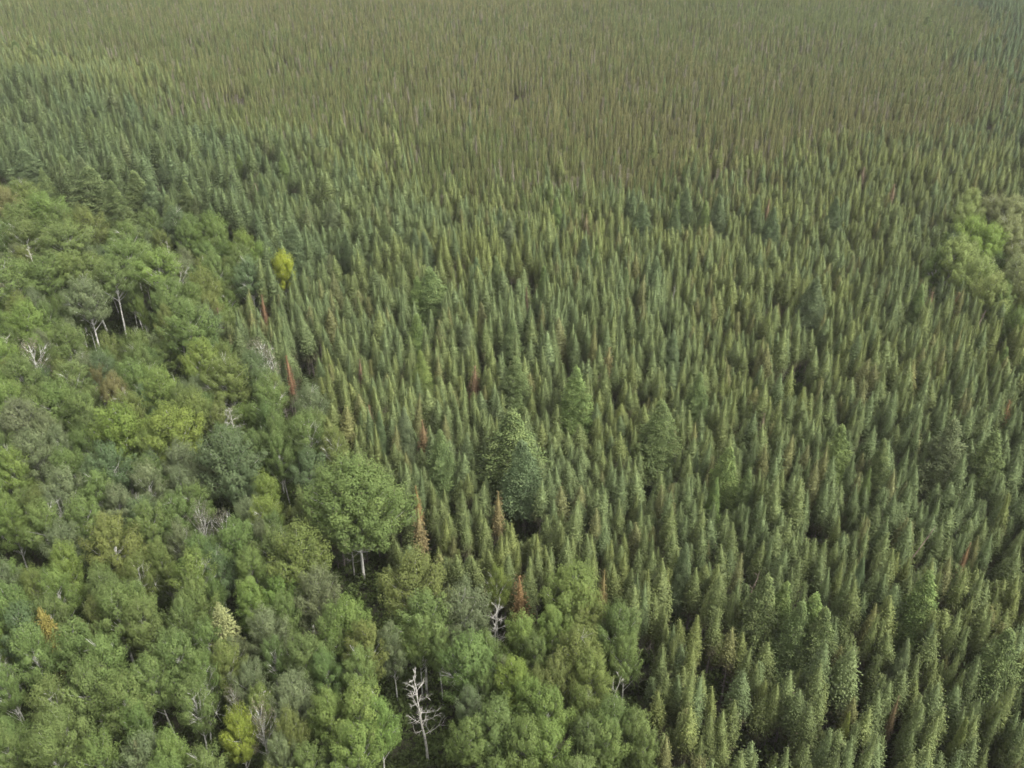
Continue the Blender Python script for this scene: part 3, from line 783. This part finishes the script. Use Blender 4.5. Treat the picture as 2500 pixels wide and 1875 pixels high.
# keep clear of the trunks already standing
pl = np.array(placed)
def clear_mask(P):
    keep = np.ones(len(P), bool)
    for a, b, r in pl:
        m = (np.abs(P[:, 0] - a) < r + 1) & (np.abs(P[:, 1] - b) < r + 1)
        idx = np.nonzero(m)[0]
        keep[idx[((P[idx, 0] - a) ** 2 + (P[idx, 1] - b) ** 2) < (r + .25) ** 2]] = False
    return keep
k = clear_mask(A_); A_ = A_[k]; uA, vA, dA = uA[k], vA[k], dA[k]
B_ = B_[clear_mask(B_)]
nA, nB = len(A_), len(B_)
print("spruces", nA, "bog spruces", nB)

hA = 11.4 * (1 + .09 * n_mid(A_[:, 0], A_[:, 1]) + .07 * n_small(A_[:, 0], A_[:, 1]) + RNG.normal(0, .125, nA))
hA = np.clip(hA, 7.0, 15.5)
# young ones among them
yng = RNG.random(nA) < .10
hA[yng] *= RNG.uniform(.5, .8, yng.sum())
wA = RNG.uniform(.72, 1.38, nA) * (.75 + .25 * hA / 12)
cool = np.array([.098, .127, .053]); warm = np.array([.118, .137, .044]); brown = np.array([.130, .122, .050]); bluish = np.array([.098, .128, .054])
t1 = np.clip(.26 + .26 * n_col(A_[:, 0], A_[:, 1]) + RNG.normal(0, .22, nA) + np.clip((dA - 110) / 220, 0, .4), 0, 1)[:, None]
tA = cool * (1 - t1) + warm * t1
q = RNG.random(nA)
tA = np.where((q < .06)[:, None], tA * .4 + brown * .6, tA)
tA = np.where(((q > .92))[:, None], bluish, tA)
tA *= RNG.uniform(.86, 1.14, nA)[:, None]
# the far right and the left rear stand are darker and greener
cornerA = np.clip(((uA / FULL - 1850) - (vA / FULL) * .9) / 250, 0, 1)[:, None]
tA = tA * (1 - .7 * cornerA) + np.array([.064, .104, .050]) * .7 * cornerA
# taller, wider, darker conifers along the left rear edge of the broadleaf stand
band = np.clip((1150 - uA) / 500, 0, 1) * np.clip((vA - (110 + uA * .30)) / 60, 0, 1) * np.clip((760 - vA) / 120, 0, 1)
hA *= 1 + .30 * band * RNG.uniform(.2, 1.4, nA); wA *= 1 + .8 * band * RNG.uniform(.3, 1.2, nA)
tA = tA * (1 - .6 * band[:, None]) + np.array([.052, .078, .034]) * .6 * band[:, None]
keepA = RNG.random(nA) > .52 * band
A_, uA, vA, dA, hA, wA, tA, yng = A_[keepA], uA[keepA], vA[keepA], dA[keepA], hA[keepA], wA[keepA], tA[keepA], yng[keepA]
nA = len(A_)
pickA = RNG.integers(0, 8, nA)

hB = np.clip(8.6 * (1 + .10 * n_mid(B_[:, 0], B_[:, 1]) + RNG.normal(0, .17, nB)), 4, 12)
wB = RNG.uniform(.8, 1.25, nB)
tan = np.array([.125, .125, .048]); olive = np.array([.100, .124, .040]); tgreen = np.array([.076, .108, .036])
t2 = np.clip(.5 + .28 * n_big(B_[:, 0], B_[:, 1]) + .15 * n_col(B_[:, 0], B_[:, 1]) + RNG.normal(0, .36, nB), 0, 1)[:, None]
tB = olive * (1 - t2) + tan * t2
tB = np.where((RNG.random(nB) < .10)[:, None], tgreen, tB)
gq = RNG.random(nB) < .07
tB[gq] = np.array([.150, .136, .096])
tB *= RNG.uniform(.7, 1.3, nB)[:, None]

# the 300 spruces that show largest: individuals
inside = (uA > 10) & (uA < 2490) & (vA > 20) & (vA < 1880)
score = np.where(inside, hA * wA ** .5 / dA, -1)
# crowns of the nearest aspens hide some: leave those to the stand
near = np.argsort(-score)[:300]
is_ind = np.zeros(nA, bool); is_ind[near] = True
def colour_name(c):
    r, g_, b = c
    if r > g_ * 1.03: return "brownish"
    if b > g_ * .62: return "bluish green"
    if r > g_ * .86: return "olive"
    return "green"
for j in near:
    x, y = A_[j]
    s = wA[j]
    hname = "short" if hA[j] < 9.5 else ("tall" if hA[j] > 13 else "")
    tree("spruce_tree", "spruce", SPRUCE_ME[pickA[j]], tA[j], x, y, random.uniform(0, 6.28), (s, s, hA[j] / 12.0),
         (hname + " " + colour_name(tA[j])).strip(), hA[j] * .85, "slender spruces of the front rows", None,
         (R(random.gauss(0, 2.2)), R(random.gauss(0, 2.2))))
# everything a label has to be told apart from
SPR_ALL = np.column_stack(project(A_[:, 0], A_[:, 1], hA * .85)[:2])
SPR_IDX = list(near)

# ------------------------------------------------------------------ the rest of the forest, as stands
def proto_collection(name, meshes):
    c = bpy.data.collections.new(name)          # never linked to the scene: only read by the stand
    for i, me in enumerate(meshes):
        o = bpy.data.objects.new("%s_form_%02d" % (name, i), me); c.objects.link(o)
    return c

def scatter(name, label, cat, P, z, rot, scl, tint, pick, coll, kind="stuff"):
    me = bpy.data.meshes.new(name)
    n = len(P)
    me.vertices.add(n)
    me.vertices.foreach_set("co", np.column_stack([P, np.broadcast_to(z, n)]).ravel().astype(np.float32))
    def put(nm, ty, arr, key):
        a = me.attributes.new(nm, ty, 'POINT'); a.data.foreach_set(key, np.ascontiguousarray(arr).ravel())
    put("rot", 'FLOAT_VECTOR', rot.astype(np.float32), "vector")
    put("scl", 'FLOAT_VECTOR', scl.astype(np.float32), "vector")
    put("tint", 'FLOAT_VECTOR', tint.astype(np.float32), "vector")
    put("pick", 'INT', pick.astype(np.int32), "value")
    me.update()
    o = bpy.data.objects.new(name, me); COL.objects.link(o)
    o["label"] = label; o["category"] = cat; o["kind"] = kind
    gname = "plant_" + name
    ng = bpy.data.node_groups.new(gname, 'GeometryNodeTree')
    ng.interface.new_socket("Geometry", in_out='INPUT', socket_type='NodeSocketGeometry')
    ng.interface.new_socket("Geometry", in_out='OUTPUT', socket_type='NodeSocketGeometry')
    N, L = ng.nodes, ng.links
    gi, go = N.new("NodeGroupInput"), N.new("NodeGroupOutput")
    m2p = N.new("GeometryNodeMeshToPoints")
    iop = N.new("GeometryNodeInstanceOnPoints")
    ci = N.new("GeometryNodeCollectionInfo"); ci.inputs['Collection'].default_value = coll
    ci.inputs['Separate Children'].default_value = True; ci.inputs['Reset Children'].default_value = True
    def attr(nm, ty):
        a = N.new("GeometryNodeInputNamedAttribute"); a.data_type = ty; a.inputs['Name'].default_value = nm; return a
    ar, as_, ap = attr("rot", 'FLOAT_VECTOR'), attr("scl", 'FLOAT_VECTOR'), attr("pick", 'INT')
    e2r = N.new("FunctionNodeEulerToRotation")
    L.new(gi.outputs[0], m2p.inputs['Mesh']); L.new(m2p.outputs[0], iop.inputs['Points'])
    L.new(ci.outputs[0], iop.inputs['Instance']); iop.inputs['Pick Instance'].default_value = True
    L.new(ap.outputs[0], iop.inputs['Instance Index'])
    L.new(ar.outputs[0], e2r.inputs[0]); L.new(e2r.outputs[0], iop.inputs['Rotation'])
    L.new(as_.outputs[0], iop.inputs['Scale']); L.new(iop.outputs[0], go.inputs[0])
    md = o.modifiers.new("plant", 'NODES'); md.node_group = ng
    return o

def rots(n, tilt=.038):
    return np.column_stack([RNG.normal(0, tilt, n), RNG.normal(0, tilt, n), RNG.uniform(0, 6.28, n)])

rest = ~is_ind
spr_c = proto_collection("spruce", [joined("spruce_form", C, T, M_needle, M_bark) for C, T in SPRUCE])
n = rest.sum()
scatter("spruce_forest", "dense green spruce forest rising behind the front rows and up to the tan bog", "spruce forest", A_[rest], 0.0, rots(n),
        np.column_stack([wA[rest], wA[rest], hA[rest] / 12]), tA[rest], pickA[rest], spr_c)
BOG = [spruce_geo(400 + i, H=9.0, rad=[.50, .44, .58, .48, .36][i], live=[.30, .4, .28, .45, .35][i], club=[.7, .9, 0, .8, 0][i],
                  dens=.75, sparse=[.3, .5, .2, .55, .7][i], deadfrac=[.5, .6, .35, .6, .85][i], layer=.26, tuft=1.1, solid=.55) for i in range(5)]
M_bogbark = bark_mat("bog_spruce_bark", (0.13, 0.115, 0.09), (0.24, 0.215, 0.175))
M_bogneedle = foliage_mat("bog_spruce_needles", 0.75, 0.0, dead=(0.115, 0.096, 0.054))
bog_c = proto_collection("bog_spruce", [joined("bog_form", C, T, M_bogneedle, M_bogbark) for C, T in BOG])
scatter("bog_spruce_forest", "far expanse of stunted tan and olive spruces covering the bog to the top of the picture", "bog spruces", B_, 0.0, rots(nB, .04),
        np.column_stack([wB, wB, hB / 9]), tB, RNG.choice(5, nB, p=[.27, .25, .2, .18, .10]), bog_c)

asp_c = proto_collection("aspen", [joined("aspen_form", C, T, M_leaf, M_aspenbark) for C, T in ASPEN])
n = len(FILL)
scatter("aspen_stand", "green aspens filling in between and beyond the larger ones in the left broadleaf stand", "aspen stand", np.array([(q[1], q[2]) for q in FILL]), 0.0, rots(n),
        np.array([(q[3], q[3], q[4] / 16) for q in FILL]), np.array([q[5] for q in FILL]), np.array([q[7] for q in FILL]), asp_c)

# brush under the trees
def brush_geo(seed):
    g = np.random.default_rng(seed); C = Geo()
    for b in range(7):
        c = np.array([*g.normal(0, .45, 2), g.uniform(.3, .9)]); m = 60
        u3 = unit(g.normal(size=(m, 3))); leaves(C, c + u3 * g.uniform(.2, .42, m)[:, None], u3 + g.normal(0, .5, (m, 3)), g.uniform(.06, .11, m), g, 0, g.uniform(.8, 1.2, m))
    return C.mesh("brush", [M_leaf])
br_c = proto_collection("brush", [brush_geo(500 + i) for i in range(3)])
Bp = jitter_grid(1.9, 30, 260)
Bp = Bp[RNG.random(len(Bp)) < .95]
nb_ = len(Bp)
s_ = RNG.uniform(.8, 2.6, nb_)
bt = np.array([.085, .115, .036]) * RNG.uniform(.5, 1.5, nb_)[:, None]
scatter("undergrowth", "low leafy brush covering the dark forest floor between the trunks", "undergrowth", Bp, -.1, rots(nb_, .05),
        np.column_stack([s_, s_, s_]), bt, RNG.integers(0, 3, nb_), br_c)

# ------------------------------------------------------------------ ground
m, t, p = nodes_of("forest_floor")
tc = t.nodes.new("ShaderNodeTexCoord")
n1 = t.nodes.new("ShaderNodeTexNoise"); n1.inputs['Scale'].default_value = 1.1; n1.inputs['Detail'].default_value = 8
cr = t.nodes.new("ShaderNodeValToRGB")
cr.color_ramp.elements[0].color = (.024, .021, .012, 1); cr.color_ramp.elements[0].position = .35
cr.color_ramp.elements[1].color = (.05, .052, .024, 1); cr.color_ramp.elements[1].position = .65
t.links.new(tc.outputs['Object'], n1.inputs[0]); t.links.new(n1.outputs[0], cr.inputs[0]); t.links.new(cr.outputs[0], p.inputs['Base Color'])
p.inputs['Roughness'].default_value = .95
gm = bpy.data.meshes.new("ground")
GX, GN = 4000.0, 60
xs = np.linspace(-GX, GX, GN); 
vv = [(x, y, 0.0) for y in xs + 1000 for x in xs]
ff = [(j * GN + i, j * GN + i + 1, (j + 1) * GN + i + 1, (j + 1) * GN + i) for j in range(GN - 1) for i in range(GN - 1)]
gm.from_pydata(vv, [], ff); gm.materials.append(m)
go = bpy.data.objects.new("ground", gm); COL.objects.link(go)
go["kind"] = "structure"; go["label"] = "mossy brown forest floor glimpsed in the dark gaps between the trees"; go["category"] = "ground"

# ------------------------------------------------------------------ haze
HAZE = 0.00011
if HAZE > 0:
    hm = bpy.data.materials.new("haze_air"); hm.use_nodes = True
    t = hm.node_tree; t.nodes.clear()
    mo = t.nodes.new("ShaderNodeOutputMaterial"); pv = t.nodes.new("ShaderNodeVolumePrincipled")
    pv.inputs['Color'].default_value = (.90, .89, .86, 1); pv.inputs['Density'].default_value = HAZE; pv.inputs['Anisotropy'].default_value = .2
    t.links.new(pv.outputs[0], mo.inputs['Volume'])
    me = bpy.data.meshes.new("haze")
    x0, x1, y0, y1, z0, z1 = -4100, 4100, -3100, 5100, -1.0, CAM_Z + 3
    vs = [(x, y, z) for z in (z0, z1) for y in (y0, y1) for x in (x0, x1)]
    me.from_pydata(vs, [], [(0, 2, 3, 1), (4, 5, 7, 6), (0, 1, 5, 4), (1, 3, 7, 5), (3, 2, 6, 7), (2, 0, 4, 6)])
    me.materials.append(hm)
    ho = bpy.data.objects.new("haze", me); COL.objects.link(ho)
    ho["kind"] = "stuff"; ho["label"] = "thin pale haze softening the far forest"; ho["category"] = "haze"

# ------------------------------------------------------------------ labels that single out each tree
LAND = [(T_["px"], T_["py"]) for T_ in THINGS]
MARKS = [  # px, py in the 2500 px picture and how one finds it
 (867, 1226, "the big round lone aspen"), (rp(2, 1170, 540) + ("the rust-orange dead spruce",)), (rp(2, 500, 1300) + ("the tall bare white birch",)),
 (rp(1, 1440, 800) + ("the straw-yellow spruce",)), (rp(1, 1540, 1480) + ("the bright yellow aspen at bottom",)), (rp(4, 1840, 130) + ("the small bright yellow aspen",)),
 (rp(4, 1520, 1360) + ("the round blue-green aspen",)), (rp(4, 740, 1190) + ("the tall yellow-green aspen at left",)), (rp(4, 770, 950) + ("the straw-yellow aspen at left",)),
 (rp(5, 1130, 1300) + ("the broad feathery tamarack at centre",)), (rp(3, 700, 720) + ("the lower-right tamarack clump",)), (rp(3, 1600, 640) + ("the light green tamarack at right",)),
 (rp(6, 1950, 200) + ("the right-hand aspen stand's middle",)), (rp(1, 260, 720) + ("the ochre spruce at left",)), (rp(6, 1970, 400) + ("the leaning pinkish dead pole",)),
 (rp(3, 1580, 150) + ("the strongly leaning bare trunk",)), (rp(4, 720, 400) + ("the white trunks in the left gap",)), (rp(3, 1860, 1400) + ("the yellow-green bottom-right tamarack",)),
 (1250, 937, "the picture's centre"), (2490, 1865, "the bottom-right corner"), (10, 1865, "the bottom-left corner"), (1250, 1865, "the bottom edge's middle"), (2490, 937, "the right edge's middle"),
 (10, 937, "the left edge's middle"), (1250, 470, "the upper centre"), (10, 10, "the top-left corner"), (2490, 10, "the top-right corner"),
 (rp(4, 1860, 720) + ("the brick-red dead spruce",)), (rp(6, 1790, 330) + ("the orange-brown spruce",)), (rp(2, 1020, 700) + ("the broken white birch crown",)),
 (rp(3, 1090, 1400) + ("the slim bright-yellow tree",)), (rp(2, 1790, 1150) + ("the leaning white stem",)), (rp(6, 870, 280) + ("the blue-green tamarack at right",)),
 (1900, 1865, "the bottom edge three-quarters along"), (2200, 1400, "the lower-right quarter's middle"), (1875, 1700, "the point midway along the lower right"),
 (600, 1865, "the bottom edge a quarter along"),
]
ORD = ["nearest", "second nearest", "third nearest", "fourth nearest", "fifth nearest", "sixth nearest", "seventh nearest", "eighth nearest", "ninth nearest", "tenth nearest"]
def ordn(k):
    if k < 10: return ORD[k]
    n_ = k + 1
    suf = "th" if 10 <= n_ % 100 <= 20 else {1: "st", 2: "nd", 3: "rd"}.get(n_ % 10, "th")
    return "%d%s nearest" % (n_, suf)
DIRS = ["right of", "below", "left of", "above"]
def label_kind(kind, allpts, own):
    """own: list of (index into allpts, thing). rank counts every tree of the kind in that direction"""
    best = {}
    for mi, (mx_, my_, ph) in enumerate(MARKS):
        dx, dy = allpts[:, 0] - mx_, allpts[:, 1] - my_
        dist = np.hypot(dx, dy)
        sec = np.where(np.abs(dx) > np.abs(dy), np.where(dx > 0, 0, 2), np.where(dy > 0, 1, 3))
        for s in range(4):
            idx = np.nonzero((sec == s) & (dist > 4))[0]
            idx = idx[np.argsort(dist[idx])][:60]
            for rank, a in enumerate(idx):
                if a not in best or rank < best[a][0]: best[int(a)] = (rank, s, ph)
    for a, T_ in own:
        if T_["label"]: continue
        if a not in best: T_["label"] = None; continue
        rank, s, ph = best[a]
        lab = "%s %s, %s %s %s" % (T_["colour"], kind, ordn(rank), DIRS[s], ph)
        if len(lab.replace("-", " ").replace("'", " ").split()) > 15: lab = lab.split(" ", 1)[1]
        T_["label"] = lab
spr_th = [T_ for T_ in THINGS if T_["o"].name.startswith("spruce_tree") and T_["o"].get("group") == "slender spruces of the front rows"]
label_kind("spruce", SPR_ALL, list(zip([int(j) for j in near], spr_th)))
for kd in ("aspen", "tamarack"):
    th = [T_ for T_ in THINGS if T_["kind"] == kd]
    label_kind(kd, np.array([(T_["px"], T_["py"]) for T_ in th]), list(enumerate(th)))
miss = 0
for T_ in THINGS:
    if T_["label"]: T_["o"]["label"] = T_["label"]
    else:
        miss += 1; T_["o"]["label"] = "%s %s hidden among others" % (T_["colour"], T_["kind"])
print("things", len(THINGS), "unlabelled", miss)
